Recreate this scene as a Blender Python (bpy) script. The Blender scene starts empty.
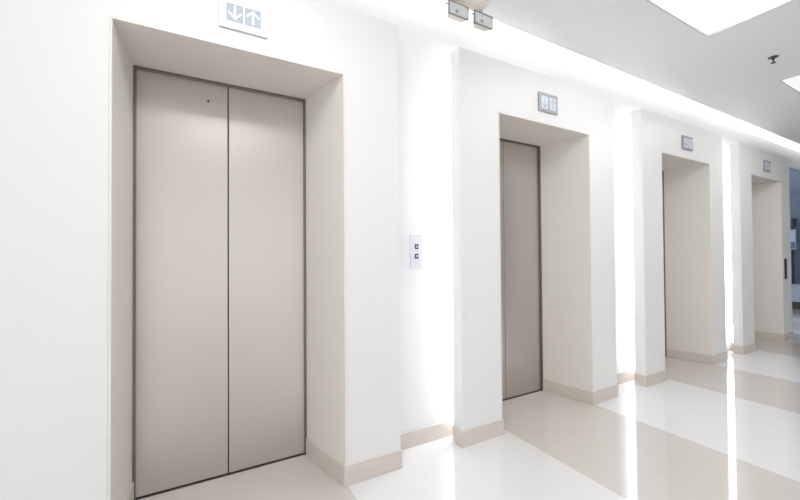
import bpy, math
from mathutils import Matrix, Vector

scene = bpy.context.scene
col = scene.collection

# ------------------------------------------------------------------ materials
def mat(name, color, rough=0.5, metal=0.0, spec=0.5, emit=None, strength=0.0, noise=0.0, nscale=8.0, coat=0.0):
    m = bpy.data.materials.new(name)
    m.use_nodes = True
    nt = m.node_tree
    b = nt.nodes['Principled BSDF']
    b.inputs['Base Color'].default_value = (*color, 1)
    b.inputs['Roughness'].default_value = rough
    b.inputs['Metallic'].default_value = metal
    b.inputs['Specular IOR Level'].default_value = spec
    b.inputs['Coat Weight'].default_value = coat
    if emit:
        b.inputs['Emission Color'].default_value = (*emit, 1)
        b.inputs['Emission Strength'].default_value = strength
    if noise:
        tc = nt.nodes.new('ShaderNodeTexCoord')
        n = nt.nodes.new('ShaderNodeTexNoise')
        n.inputs['Scale'].default_value = nscale
        n.inputs['Detail'].default_value = 4
        nt.links.new(tc.outputs['Object'], n.inputs['Vector'])
        mix = nt.nodes.new('ShaderNodeMix')
        mix.data_type = 'RGBA'
        mix.inputs[6].default_value = (*[c * (1 - noise) for c in color], 1)
        mix.inputs[7].default_value = (*[min(1, c * (1 + noise)) for c in color], 1)
        nt.links.new(n.outputs['Fac'], mix.inputs[0])
        nt.links.new(mix.outputs[2], b.inputs['Base Color'])
    return m

M = {}
M['wall'] = mat('white_wall_paint', (.84, .84, .845), .55, noise=.012, nscale=3)
M['panel'] = mat('portal_white_lacquer', (.82, .817, .805), .42, noise=.012, nscale=2.5)
M['reveal'] = mat('portal_warm_shade_lining', (.81, .778, .73), .45, noise=.015, nscale=3)  # cream tone puts the recess's warm bounced shade into the lining colour
M['ceiling'] = mat('ceiling_paint', (.86, .86, .86), .8, noise=.01, nscale=2)
M['skirting'] = mat('beige_stone_skirting', (.67, .607, .548), .3, noise=.07, nscale=14)
M['frame'] = mat('dark_bronze_steel', (.20, .175, .158), .38, .75)
M['gap'] = mat('dark_gap', (.03, .028, .027), .8)
M['sill'] = mat('sill_metal', (.12, .11, .10), .4, .6)
M['led'] = mat('light_strip_glow', (1, 1, 1), .5, emit=(.95, .95, 1), strength=10.5)
M['led_added'] = mat('added_top_glow', (1, 1, 1), .5, emit=(.97, .975, 1), strength=4.5)  # for the strip added to brighten the wall above each surround
M['cove'] = mat('cove_diffuser', (.95, .95, .95), .5, emit=(.985, .985, 1), strength=.9)
M['lamp'] = mat('lamp_diffuser', (.95, .95, .95), .5, emit=(1, 1, 1), strength=6.8)
M['coffer_glow'] = mat('coffer_side_glow', (.3, .3, .3), .5, emit=(.97, .985, 1), strength=.62)  # coffer sides glow to imitate the lamp's light falling on them
M['coffer'] = mat('coffer_white', (.95, .955, .96), .5)
M['rim'] = mat('coffer_rim', (.62, .64, .63), .5)
M['beigeplastic'] = mat('beige_plastic', (.80, .75, .67), .45, noise=.03)
M['glass'] = mat('ribbed_lamp_glass', (.74, .76, .76), .18, .15, noise=.25, nscale=60)
M['lampframe'] = mat('lamp_frame_grey', (.30, .32, .31), .4)
M['chrome'] = mat('chrome', (.55, .55, .56), .25, 1)
M['bulb'] = mat('bulb_grey', (.30, .31, .32), .3)
M['darkmetal'] = mat('sprinkler_metal', (.10, .10, .10), .35, .7)
M['plate_bright_refl'] = mat('sign_plate_bright_reflection', (.70, .70, .71), .3, .1)  # nearest plate, its bright reflection put into the colour
M['plate_dull_refl'] = mat('sign_plate_dull_reflection', (.36, .36, .385), .4, .2, noise=.15, nscale=120)  # same kind of plate, with a duller reflection put into the colour
M['display_blue'] = mat('sign_display_blue', (.33, .385, .47), .3)
M['display_pale'] = mat('sign_display_pale', (.66, .73, .80), .3)
M['arrow_white'] = mat('sign_arrow_white', (.95, .95, .96), .4)
M['sign_mark'] = mat('sign_mark_grey', (.40, .46, .56), .4)
M['callplate'] = mat('call_plate_silver', (.77, .78, .83), .35, .25)
M['button'] = mat('call_button_dark', (.05, .055, .07), .35)
M['blackglass'] = mat('black_panel', (.035, .037, .055), .25)
M['red'] = mat('red_led', (.5, .05, .05), .4)
M['bluewall'] = mat('blue_grey_cool_tint', (.27, .34, .43), .6, noise=.04, nscale=2)  # blue paint, with the passage's cool light put into the tint
M['blueceiling'] = mat('blue_ceiling_cool_tint', (.36, .44, .60), .6)  # ceiling blue also carries the cool passage light in its colour
M['bluecounter'] = mat('counter_blue_grey', (.40, .48, .62), .4)
M['darkplinth'] = mat('dark_plinth', (.05, .045, .045), .5)
M['kiosk'] = mat('kiosk_dark_grey', (.09, .11, .12), .5)
M['posterblue'] = mat('poster_blue', (.10, .16, .42), .4)
M['posterwhite'] = mat('poster_pale_blue', (.55, .63, .82), .4)
M['pillar'] = mat('pillar_grey', (.38, .44, .50), .5)

def brushed():
    m = mat('brushed_champagne_steel', (.60, .545, .50), .30, .9)
    nt = m.node_tree; b = nt.nodes['Principled BSDF']
    tc = nt.nodes.new('ShaderNodeTexCoord'); mp = nt.nodes.new('ShaderNodeMapping')
    mp.inputs['Scale'].default_value = (260, 260, 1.5)
    n = nt.nodes.new('ShaderNodeTexNoise'); n.inputs['Scale'].default_value = 1; n.inputs['Detail'].default_value = 3
    nt.links.new(tc.outputs['Object'], mp.inputs['Vector']); nt.links.new(mp.outputs['Vector'], n.inputs['Vector'])
    mr = nt.nodes.new('ShaderNodeMapRange'); mr.inputs['To Min'].default_value = .29; mr.inputs['To Max'].default_value = .33
    nt.links.new(n.outputs['Fac'], mr.inputs['Value']); nt.links.new(mr.outputs['Result'], b.inputs['Roughness'])
    mix = nt.nodes.new('ShaderNodeMix'); mix.data_type = 'RGBA'
    mix.inputs[6].default_value = (.585, .535, .50, 1); mix.inputs[7].default_value = (.60, .55, .515, 1)
    nt.links.new(n.outputs['Fac'], mix.inputs[0]); nt.links.new(mix.outputs[2], b.inputs['Base Color'])
    return m
M['door'] = brushed()

S = 2.2
PER = 2.5327            # spacing of the elevators
A0, B0 = -0.3908, 0.7929  # front edges of the first opening
PL, PR = 0.4093, 0.4022   # pier widths
H, T, ZC = 2.634, 3.0764, 3.41
YW = 0.2                # recessed wall
YD = 0.48               # door frame

def floor_mat():
    m = mat('polished_floor_tiles', (.8, .8, .8), .045, spec=.5)
    nt = m.node_tree; N = nt.nodes; L = nt.links; b = N['Principled BSDF']
    b.inputs['IOR'].default_value = 1.95
    geo = N.new('ShaderNodeNewGeometry'); sep = N.new('ShaderNodeSeparateXYZ')
    L.new(geo.outputs['Position'], sep.inputs[0])
    def mth(op, a, bb=None, c=None):
        n = N.new('ShaderNodeMath'); n.operation = op
        for i, v in enumerate((a, bb, c)):
            if v is None: continue
            if isinstance(v, (int, float)): n.inputs[i].default_value = v
            else: L.new(v, n.inputs[i])
        return n.outputs[0]
    s0, s1 = -.145 * S, .368 * S
    u = mth('MODULO', mth('ADD', sep.outputs['X'], 10 * PER - s0), PER)       # 0 at the left edge of a beige strip
    strip = mth('LESS_THAN', u, s1 - s0)
    tile = .269 * S
    vy = mth('PINGPONG', mth('ADD', sep.outputs['Y'], 20 * tile - .134 * S), tile / 2)
    jy = mth('LESS_THAN', vy, .0022)
    jx = mth('COMPARE', u, .066 * S - s0, .0028)
    jx2 = mth('COMPARE', u, s1 - s0 + (PER - s1 + s0) / 2, .0022)
    n1 = N.new('ShaderNodeTexNoise'); n1.inputs['Scale'].default_value = 3.5; n1.inputs['Detail'].default_value = 5
    L.new(geo.outputs['Position'], n1.inputs['Vector'])
    def mix(fac, c1, c2):
        n = N.new('ShaderNodeMix'); n.data_type = 'RGBA'
        L.new(fac, n.inputs[0])
        for k, c in ((6, c1), (7, c2)):
            if isinstance(c, tuple): n.inputs[k].default_value = (*c, 1)
            else: L.new(c, n.inputs[k])
        return n.outputs[2]
    white = mix(n1.outputs['Fac'], (.79, .79, .79), (.82, .82, .82))
    beige = mix(n1.outputs['Fac'], (.645, .605, .565), (.68, .64, .60))
    c = mix(strip, white, beige)
    jb = mth('MULTIPLY', strip, mth('MAXIMUM', jy, jx))
    jw = mth('MULTIPLY', mth('SUBTRACT', 1.0, strip), mth('MAXIMUM', jy, jx2))
    c = mix(jb, c, (.63, .585, .54))
    c = mix(jw, c, (.785, .785, .785))
    L.new(c, b.inputs['Base Color'])
    return m
M['floor'] = floor_mat()

# ------------------------------------------------------------------ mesh tools
class MB:
    def __init__(self): self.v = []; self.f = []
    def add(self, vs, fs):
        o = len(self.v); self.v += [tuple(p) for p in vs]; self.f += [tuple(o + i for i in f) for f in fs]; return self
    def box(self, x0, x1, y0, y1, z0, z1):
        vs = [(x, y, z) for z in (z0, z1) for y in (y0, y1) for x in (x0, x1)]
        return self.add(vs, [(0, 2, 3, 1), (4, 5, 7, 6), (0, 1, 5, 4), (2, 6, 7, 3), (0, 4, 6, 2), (1, 3, 7, 5)])
    def prism(self, pts, ax, a0, a1):
        """polygon pts extruded along axis ax ('x','y','z') from a0 to a1"""
        def P(p, a): return {'x': (a, p[0], p[1]), 'y': (p[0], a, p[1]), 'z': (p[0], p[1], a)}[ax]
        n = len(pts)
        vs = [P(p, a0) for p in pts] + [P(p, a1) for p in pts]
        fs = [tuple(range(n)), tuple(range(2 * n - 1, n - 1, -1))]
        fs += [(i, i + n, (i + 1) % n + n, (i + 1) % n) for i in range(n)]
        return self.add(vs, fs)
    def loft(self, rings, cap=True):
        n = len(rings[0]); vs = [p for r in rings for p in r]; fs = []
        for k in range(len(rings) - 1):
            for i in range(n):
                j = (i + 1) % n
                fs.append((k * n + i, k * n + j, (k + 1) * n + j, (k + 1) * n + i))
        if cap:
            fs.append(tuple(range(n - 1, -1, -1))); fs.append(tuple((len(rings) - 1) * n + i for i in range(n)))
        return self.add(vs, fs)
    def lathe(self, prof, c, ax='z', n=24):
        """prof: list of (radius, along)"""
        rings = []
        for r, a in prof:
            ring = []
            for i in range(n):
                t = 2 * math.pi * i / n; p, q = r * math.cos(t), r * math.sin(t)
                d = {'z': (p, q, a), 'y': (p, a, q), 'x': (a, p, q)}[ax]
                ring.append(tuple(c[k] + d[k] for k in range(3)))
            rings.append(ring)
        return self.loft(rings)
    def build(self, name, m, parent=None, bevel=0, smooth=False, kind=None):
        me = bpy.data.meshes.new(name); me.from_pydata(self.v, [], self.f); me.update()
        import bmesh
        bm = bmesh.new(); bm.from_mesh(me); bmesh.ops.recalc_face_normals(bm, faces=bm.faces); bm.to_mesh(me); bm.free()
        me.materials.append(m)
        if smooth:
            for p in me.polygons: p.use_smooth = True
        o = bpy.data.objects.new(name, me); col.objects.link(o)
        if parent: o.parent = parent
        if bevel:
            b = o.modifiers.new('bevel', 'BEVEL'); b.width = bevel; b.segments = 2; b.limit_method = 'ANGLE'
        if kind: o['kind'] = kind
        return o

def thing(name, label, cat, loc=(0, 0, 0), group=None):
    o = bpy.data.objects.new(name, None); col.objects.link(o); o.location = loc
    o['label'] = label; o['category'] = cat
    if group: o['group'] = group
    return o

def copy_tree(o, parent=None):
    c = o.copy(); col.objects.link(c)
    if parent: c.parent = parent
    for ch in list(o.children): copy_tree(ch, c)
    return c

# ------------------------------------------------------------------ the setting
XL, XR = -4.0, 14.0
MB().box(XL, XR, -6, 4, -.1, 0).build('floor', M['floor'], kind='structure')

# ceiling with square openings for the recessed lights
LX = [-0.43, 2.69, 5.72]; LW = 1.30; LY0, LY1 = -2.01, -0.705
m = MB(); zt = ZC + .04
m.box(XL, XR, -6, LY0, ZC, zt); m.box(XL, XR, LY1, 0.008, ZC, zt)
edges = [XL] + [e for x in LX for e in (x, x + LW)] + [XR]
for i in range(0, len(edges), 2): m.box(edges[i], edges[i + 1], LY0, LY1, ZC, zt)
m.build('ceiling', M['ceiling'], kind='structure')

# recessed wall behind the portals, with the door holes
m = MB(); y0, y1 = YW, YW + .12
hs = [(A0 - .06 + i * PER, B0 + .06 + i * PER) for i in range(4)]
XO = 9.0; ZL = 3.02
m.box(XL, XR, y0, y1, T - .02, ZC + .15)
xs = [XL] + [e for h in hs for e in h] + [XO]
for i in range(0, len(xs), 2): m.box(xs[i], xs[i + 1], y0, y1, 0, T - .02)
for h in hs: m.box(h[0], h[1], y0, y1, H + .06, T - .02)
m.build('wall_back', M['wall'], kind='structure')
m = MB()
xs = [XL] + [e for h in hs for e in h] + [XO]
for i in range(0, len(xs), 2): m.box(xs[i], xs[i + 1], YW - .012, YW, 0, .122)
m.build('baseboard_back', M['skirting'], bevel=.002, kind='structure')

# passage past the last elevator
MB().box(XR, XR + .1, -6, 4, 0, 3.6).build('wall_far', M['bluewall'], kind='structure')
MB().box(6.0, XR, -6.1, -6, 0, 3.6).build('wall_light_block', M['ceiling'], kind='structure')  # unseen wall, added to keep ambient light off the far portals
MB().box(XO, XR, YW + .003, 4, ZL, ZL + .035).build('trim_1', M['blueceiling'], kind='structure')

# ------------------------------------------------------------------ cove and strip lights
t = thing('cove_light', 'long glowing white diffuser running along the slot between ceiling edge and elevator wall', 'light', (0, .1, ZC))
MB().box(XL, XR, .012 - .1, YW - .1, .0, .03).build('diffuser', M['cove'], t)
MB().box(XL, XR, .009 - .1, .012 - .1, -.004, .036).build('edge_trim', M['coffer'], t)

# ------------------------------------------------------------------ elevator portals
which = ['first and nearest elevator, at the left edge of the photo',
         'second elevator, between the wall call plate and the third portal',
         'third elevator from the left, with only a sliver of door showing',
         'fourth and farthest elevator, beside the blue passage']
pl_label = ['white surround of the nearest elevator with full double doors in view',
            'white surround of the second elevator just right of the wall call plate',
            'white surround of the third elevator counted from the nearest',
            'farthest white elevator surround with a slim black panel on its right pier']
dr_label = ['closed pair of champagne steel elevator doors seen whole in the nearest portal',
            'champagne steel elevator doors in the second portal, right leaf in view',
            'thin sliver of steel elevator door deep in the third portal',
            'elevator doors hidden deep inside the farthest portal']
XC = (A0 + B0) / 2
a, b = A0 - XC, B0 - XC
ab, bb = -.170 * S - XC, .3045 * S - XC          # opening at the doors (right side splays)
l, r = a - PL, b + PR
D = .115; k = .012

def portal():
    t = thing('elevator_portal', '', 'elevator surround', (XC, 0, 0), 'white elevator surrounds along the wall')
    MB().prism([(l, 0), (a - k, 0), (a - k, H + k), (b + k, H + k), (b + k, 0), (r, 0), (r, T), (l, T)], 'y', 0, D).build('front_panel', M['panel'], t, bevel=.004)
    yb = YD + .07
    MB().prism([(a, -.001), (ab, YD), (ab, yb), (ab - k, yb), (ab - k, YD), (a - k, D), (a - k, -.001)], 'z', 0, H + k).build('jamb_lining', M['reveal'], t, bevel=.002)
    MB().prism([(b, -.001), (bb, YD), (bb, yb), (bb + k, yb), (bb + k, YD), (b + k, D), (b + k, -.001)], 'z', 0, H + k).build('jamb_lining', M['reveal'], t, bevel=.002)
    MB().prism([(a, -.001), (b, -.001), (bb, YD), (bb, yb), (ab, yb), (ab, YD)], 'z', H, H + k).build('soffit_lining', M['reveal'], t)
    # stone skirting wrapped round each pier
    q, hk = .009, .122
    MB().prism([(l - q, D), (l - q, -q), (a + q, -q), (ab + q, YD - .002), (ab, YD - .002), (a, 0), (l, 0), (l, D)], 'z', 0, hk).build('skirting', M['skirting'], t, bevel=.002)
    MB().prism([(r + q, D), (r + q, -q), (b - q, -q), (bb - q, YD - .002), (bb, YD - .002), (b, 0), (r, 0), (r, D)], 'z', 0, hk).build('skirting', M['skirting'], t, bevel=.002)
    return t

def door():
    t = thing('elevator_door', '', 'elevator door', (XC, YD, 0), 'steel elevator doors')
    w = .014; y = 0
    MB().prism([(ab, .003), (ab + w, .003), (ab + w, H - w), (bb - w, H - w), (bb - w, .003), (bb, .003), (bb, H), (ab, H)], 'y', y, y + .06).build('door_frame', M['frame'], t, bevel=.002)
    mid = (ab + bb) / 2
    lf = MB().box(ab + w - .01, mid - .003, y + .02, y + .043, .009, H - w + .006).build('door_panel', M['door'], t, bevel=.003)
    rt = MB().box(mid + .003, bb - w + .01, y + .02, y + .043, .009, H - w + .006).build('door_panel', M['door'], t, bevel=.003)
    MB().lathe([(.013, 0), (.013, -.002), (.0125, -.003)], (mid - .12, y + .02, 2.50), 'y').build('keyhole_ring', M['chrome'], lf)
    MB().lathe([(.0065, 0), (.0065, -.0036)], (mid - .12, y + .02, 2.50), 'y').build('keyhole', M['gap'], lf)
    MB().box(mid - .006, mid + .006, y + .035, y + .046, .009, H - w).build('seam_seal', M['gap'], t)
    MB().box(ab, bb, y + .012, y + .065, 0, .004).build('sill', M['sill'], t)
    MB().box(ab - .01, bb + .01, y + .062, y + .075, 0, H + .01).build('light_stop', M['gap'], t)  # dark sheet added to stop light leaking round the door leaves
    return t

def strip():
    t = thing('light_strip', '', 'light', (XC, 0, 0), 'hidden light strips behind the surrounds')
    yb0 = .118
    MB().box(l + .15, l + .165, yb0, yb0 + .06, .13, T - .05).build('housing', M['chrome'], t)
    MB().box(l + .13, l + .15, yb0 + .004, yb0 + .06, .13, T - .05).build('diffuser', M['led'], t)
    xr = l + .58 * (r - l)  # second, shorter strip is added to brighten the wall above the left part
    MB().box(l + .17, xr, yb0, yb0 + .02, T - .085, T - .062).build('housing', M['chrome'], t)
    MB().box(l + .17, xr, yb0 + .02, yb0 + .04, T - .083, T - .06).build('diffuser', M['led_added'], t)
    return t

protos = [portal(), door(), strip()]
for i in range(4):
    for j, p in enumerate(protos):
        o = p if i == 0 else copy_tree(p)
        o.location.x = XC + i * PER
        o['label'] = [pl_label[i], dr_label[i], 'hidden light strip glowing behind the left edge of the ' + ['nearest', 'second', 'third', 'farthest'][i] + ' elevator surround'][j]

# ------------------------------------------------------------------ direction signs over the openings
def arrow(cx, cz, w, h, up, y, m, parent, th=.012):
    s = 1 if up else -1
    mb = MB(); hw = w / 2
    # shaft
    mb.box(cx - th / 2, cx + th / 2, y - .0015, y, min(cz - s * h / 2, cz + s * h / 2 - s * th), max(cz - s * h / 2, cz + s * h / 2 - s * th))
    # chevron head
    tip = cz + s * h / 2; base = tip - s * hw; e = th * 1.3
    mb.prism([(cx, tip), (cx + hw, base), (cx + hw, base - s * e), (cx, tip - s * e), (cx - hw, base - s * e), (cx - hw, base)], 'y', y - .002, y)
    return mb.build('arrow_up' if up else 'arrow_down', m, parent)

sign_label = ['pale plate with blue down and up arrow displays above the nearest elevator doors',
              'grey plate with two pale arrow displays above the second elevator opening',
              'small grey arrow display plate above the third elevator opening',
              'tiny grey arrow display plate above the farthest elevator opening']
for i in range(4):
    w, h = (.252 if i == 0 else .244), .168
    zc = (1.282 if i else 1.287) * S + (.003 if i else .002)
    t = thing('indicator_sign', sign_label[i], 'elevator sign', (XC + i * PER + (.0 if i == 0 else -.006), -.002, zc), 'arrow signs above the elevators')
    if i == 0: h = .20
    MB().box(-w / 2, w / 2, -.012, 0, -h / 2, h / 2).build('plate', M['plate_bright_refl' if i == 0 else 'plate_dull_refl'], t, bevel=.002)
    for s in (-1, 1):
        dw, dh = (.086, .098) if i == 0 else (.086, .112)
        cx = s * (.047 if i == 0 else .053); cz = -.010 if i == 0 else -.004
        d = MB().box(cx - dw / 2, cx + dw / 2, -.0145, -.010, cz - dh / 2, cz + dh / 2).build('display', M['display_blue' if i == 0 else 'display_pale'], t)  # the nearest display's differing reflection is painted into its colour
        if i == 0:
            MB().box(cx - dw / 2, cx + dw / 2, -.0140, -.010, cz - dh / 2 - .026, cz - dh / 2 - .001).build('caption_strip', M['display_pale'], d)
        arrow(cx, cz, dw * .78, dh * .82, s > 0, -.0145, M['arrow_white' if i == 0 else 'sign_mark'], d, .011 if i == 0 else .008)

# ------------------------------------------------------------------ call plates
t = thing('call_panel', 'silver call plate with two dark buttons on the white wall between first two elevators', 'call panel', (1.450, YW, 1.494))
MB().box(-.052, .052, -.01, 0, -.134, .134).build('plate', M['callplate'], t, bevel=.003)
for s in (1, -1):
    bt = MB().box(-.016, .016, -.016, -.008, s * .037 - .019, s * .037 + .019).build('button', M['button'], t, bevel=.004)
    MB().prism([(-.009, s * .037 - s * .006), (.009, s * .037 - s * .006), (0, s * .037 + s * .009)], 'y', -.0175, -.015).build('arrow_mark', M['arrow_white'], bt)

t = thing('call_panel', 'slim black vertical call panel on the right pier of the farthest elevator', 'call panel', (8.50, -.002, 1.19))
MB().box(-.04, .04, -.014, 0, -.17, .17).build('plate', M['blackglass'], t, bevel=.004)
MB().lathe([(.008, 0), (.008, -.004)], (0, -.014, -.12), 'y', 12).build('indicator_dot', M['red'], t)

# ------------------------------------------------------------------ twin emergency light on the ceiling edge
t = thing('emergency_light', 'beige twin head emergency light hanging from the ceiling edge', 'emergency light', (1.705, -.15, ZC))
def rbox(x0, x1, y0, y1, z): return [(x0, y0, z), (x1, y0, z), (x1, y1, z), (x0, y1, z)]
mb = MB()
mb.loft([rbox(-.20, .165, -.06, .06, 0), rbox(-.20, .165, -.06, .06, -.065), rbox(-.185, .15, -.05, .05, -.105), rbox(-.14, .12, -.03, .03, -.125)])
mb.build('battery_case', M['beigeplastic'], t, bevel=.012, smooth=False)
MB().box(-.09, .02, -.063, -.058, -.075, -.035).build('label_plate', M['display_pale'], t)
for cx, cz in ((-.111, -.204), (.119, -.204)):
    hd = MB()
    def rr(w, h, y, dz=0):
        return [(cx + sx * w * .5, y, cz + dz + sz * h * .5) for sx, sz in ((-1, -1), (1, -1), (1, 1), (-1, 1))]
    hd.loft([rr(.170, .092, -.02), rr(.150, .090, .0, -.003), rr(.124, .078, .022, -.008), rr(.085, .05, .045, -.004), rr(.045, .025, .055)])
    hb = hd.build('lamp_head', M['beigeplastic'], t, bevel=.008)
    W, Hh = .172, .094
    fr = MB()
    fr.box(cx - W / 2, cx + W / 2, -.032, -.018, cz + Hh / 2 - .0055, cz + Hh / 2); fr.box(cx - W / 2, cx + W / 2, -.032, -.018, cz - Hh / 2, cz - Hh / 2 + .0055)
    fr.box(cx - W / 2, cx - W / 2 + .0055, -.032, -.018, cz - Hh / 2, cz + Hh / 2); fr.box(cx + W / 2 - .0055, cx + W / 2, -.032, -.018, cz - Hh / 2, cz + Hh / 2)
    fr.build('lamp_bezel', M['lampframe'], hb)
    MB().box(cx - W / 2 + .005, cx + W / 2 - .005, -.027, -.02, cz - Hh / 2 + .005, cz + Hh / 2 - .005).build('lens', M['glass'], hb)
    MB().lathe([(.012, -.029), (.016, -.026)], (cx - .015, 0, cz - .012), 'y', 16).build('bulb', M['bulb'], hb)
    MB().lathe([(.006, -.012), (.006, .012)], (cx - W / 2 - .008, -.02, cz + .02), 'x', 10).build('pivot_screw', M['lampframe'], hb)
    MB().box(cx - .02, cx + .02, .0, .03, cz + .04, -.10).build('swivel_arm', M['beigeplastic'], hb, bevel=.004)

# ------------------------------------------------------------------ sprinkler
t = thing('sprinkler_head', 'small dark ceiling sprinkler between the two recessed ceiling lights', 'sprinkler', (4.98, -.86, ZC)); t.scale = (.88, .88, .88)
MB().lathe([(.045, 0), (.045, -.004), (.02, -.012)], (0, 0, 0)).build('escutcheon', M['darkmetal'], t)
MB().lathe([(.013, -.01), (.013, -.03), (.008, -.034), (.008, -.062)], (0, 0, 0), n=16).build('stem', M['darkmetal'], t)
MB().lathe([(.022, -.062), (.024, -.066), (.022, -.068)], (0, 0, 0)).build('deflector', M['darkmetal'], t)
fr = MB()
for s in (-1, 1): fr.prism([(s * .012, -.03), (s * .020, -.045), (s * .010, -.062), (s * .006, -.062), (s * .014, -.045), (s * .008, -.03)], 'y', -.003, .003)
fr.build('frame_arms', M['chrome'], t)

# ------------------------------------------------------------------ recessed ceiling lights
cl = ['recessed ceiling light above the nearest elevator, out of view',
      'large square recessed ceiling light at the top right, nearest the camera',
      'smaller looking recessed ceiling light at the right edge beyond the sprinkler',
      'recessed ceiling light at the far end of the hall']
for i, x in enumerate(LX):
    t = thing('ceiling_light', cl[i], 'ceiling light', (x + LW / 2, (LY0 + LY1) / 2, ZC), 'square recessed ceiling lights')
    hw = LW / 2 - .001; hy = (LY1 - LY0) / 2 - .001
    def sq(wx, wy, z): return [(-wx, -wy, z), (wx, -wy, z), (wx, wy, z), (-wx, wy, z)]
    g = .012
    MB().loft([sq(hw, hy, .036), sq(hw, hy, -.004), sq(hw - g, hy - g, -.004), sq(hw - g, hy - g, .036), sq(hw, hy, .036)], cap=False).build('rim', M['rim'], t)
    MB().loft([sq(hw - g, hy - g, .01), sq(hw - .16, hy - .16, .05), sq(hw - .16, hy - .16, .07), sq(hw, hy, .07), sq(hw, hy, .04), sq(hw - g, hy - g, .01)], cap=False).build('coffer_slope', M['coffer_glow'], t)  # sloped coffer side, given a glow in place of lamplight on it
    MB().box(-hw + .15, hw - .15, -hy + .15, hy - .15, .052, .068).build('diffuser', M['lamp'], t)

# ------------------------------------------------------------------ things in the blue passage
t = thing('counter', 'low blue grey counter with a dark plinth at the end of the blue passage', 'counter', (XR - .37, 1.6, 0))
MB().box(-.3, .35, -1.3, 1.2, 0, .19).build('plinth', M['darkplinth'], t)
MB().box(-.33, .35, -1.32, 1.22, .19, .60).build('body', M['bluecounter'], t, bevel=.01)
MB().box(-.35, .36, -1.34, 1.24, .60, .64).build('worktop', M['pillar'], t, bevel=.006)
t = thing('display_stand', 'dark display stand with a blue poster on the counter at the passage end', 'display stand', (XR - .35, 1.45, .64))
MB().box(-.1, .1, -.27, .3, 0, .86).build('body', M['kiosk'], t, bevel=.01)
MB().box(-.2, .12, -.33, .3, 1.52, 1.70).build('canopy', M['kiosk'], t, bevel=.01)
MB().box(.04, .10, -.27, .3, .86, 1.52).build('post', M['kiosk'], t)
p = MB().box(-.03, .04, -.33, .3, .90, 1.42).build('poster', M['posterwhite'], t)
MB().box(-.034, -.028, -.32, .29, .92, 1.10).build('poster_band', M['posterblue'], p)
t = thing('downlight', 'tiny bright downlight on the blue passage ceiling', 'ceiling light', (13.3, 1.19, ZL))
MB().lathe([(.05, 0), (.05, -.01), (.04, -.012)], (0, 0, 0)).build('ring', M['coffer'], t)
MB().lathe([(.04, -.011), (.038, -.016)], (0, 0, 0)).build('lens', M['lamp'], t)

# ------------------------------------------------------------------ even ambient fill, added where the hall is left without walls
w = bpy.data.worlds.new('ambient_fill'); scene.world = w; w.use_nodes = True
bg = w.node_tree.nodes['Background']; bg.inputs['Color'].default_value = (.97, .985, 1, 1); bg.inputs['Strength'].default_value = 1.0

# ------------------------------------------------------------------ camera
cam = bpy.data.cameras.new('camera'); co = bpy.data.objects.new('camera', cam); col.objects.link(co)
cam.sensor_fit = 'HORIZONTAL'; cam.sensor_width = 36; cam.lens = 360.3291 / 800 * 36; cam.clip_start = .05; cam.clip_end = 200
rgt = Vector((0.8778268, -0.4789252, -0.0071228)); up = Vector((-0.000119, -0.0150888, 0.9998862)); fw = Vector((0.4789782, 0.877726, 0.0133024))
mt = Matrix((rgt, up, -fw)).transposed().to_4x4(); mt.translation = Vector((0, -2.2, 1.4688)); co.matrix_world = mt
scene.camera = co

scene.view_settings.view_transform = 'Standard'
scene.view_settings.look = 'None'
scene.view_settings.gamma = 1
scene.view_settings.use_curve_mapping = False
scene.view_settings.exposure = 0.30
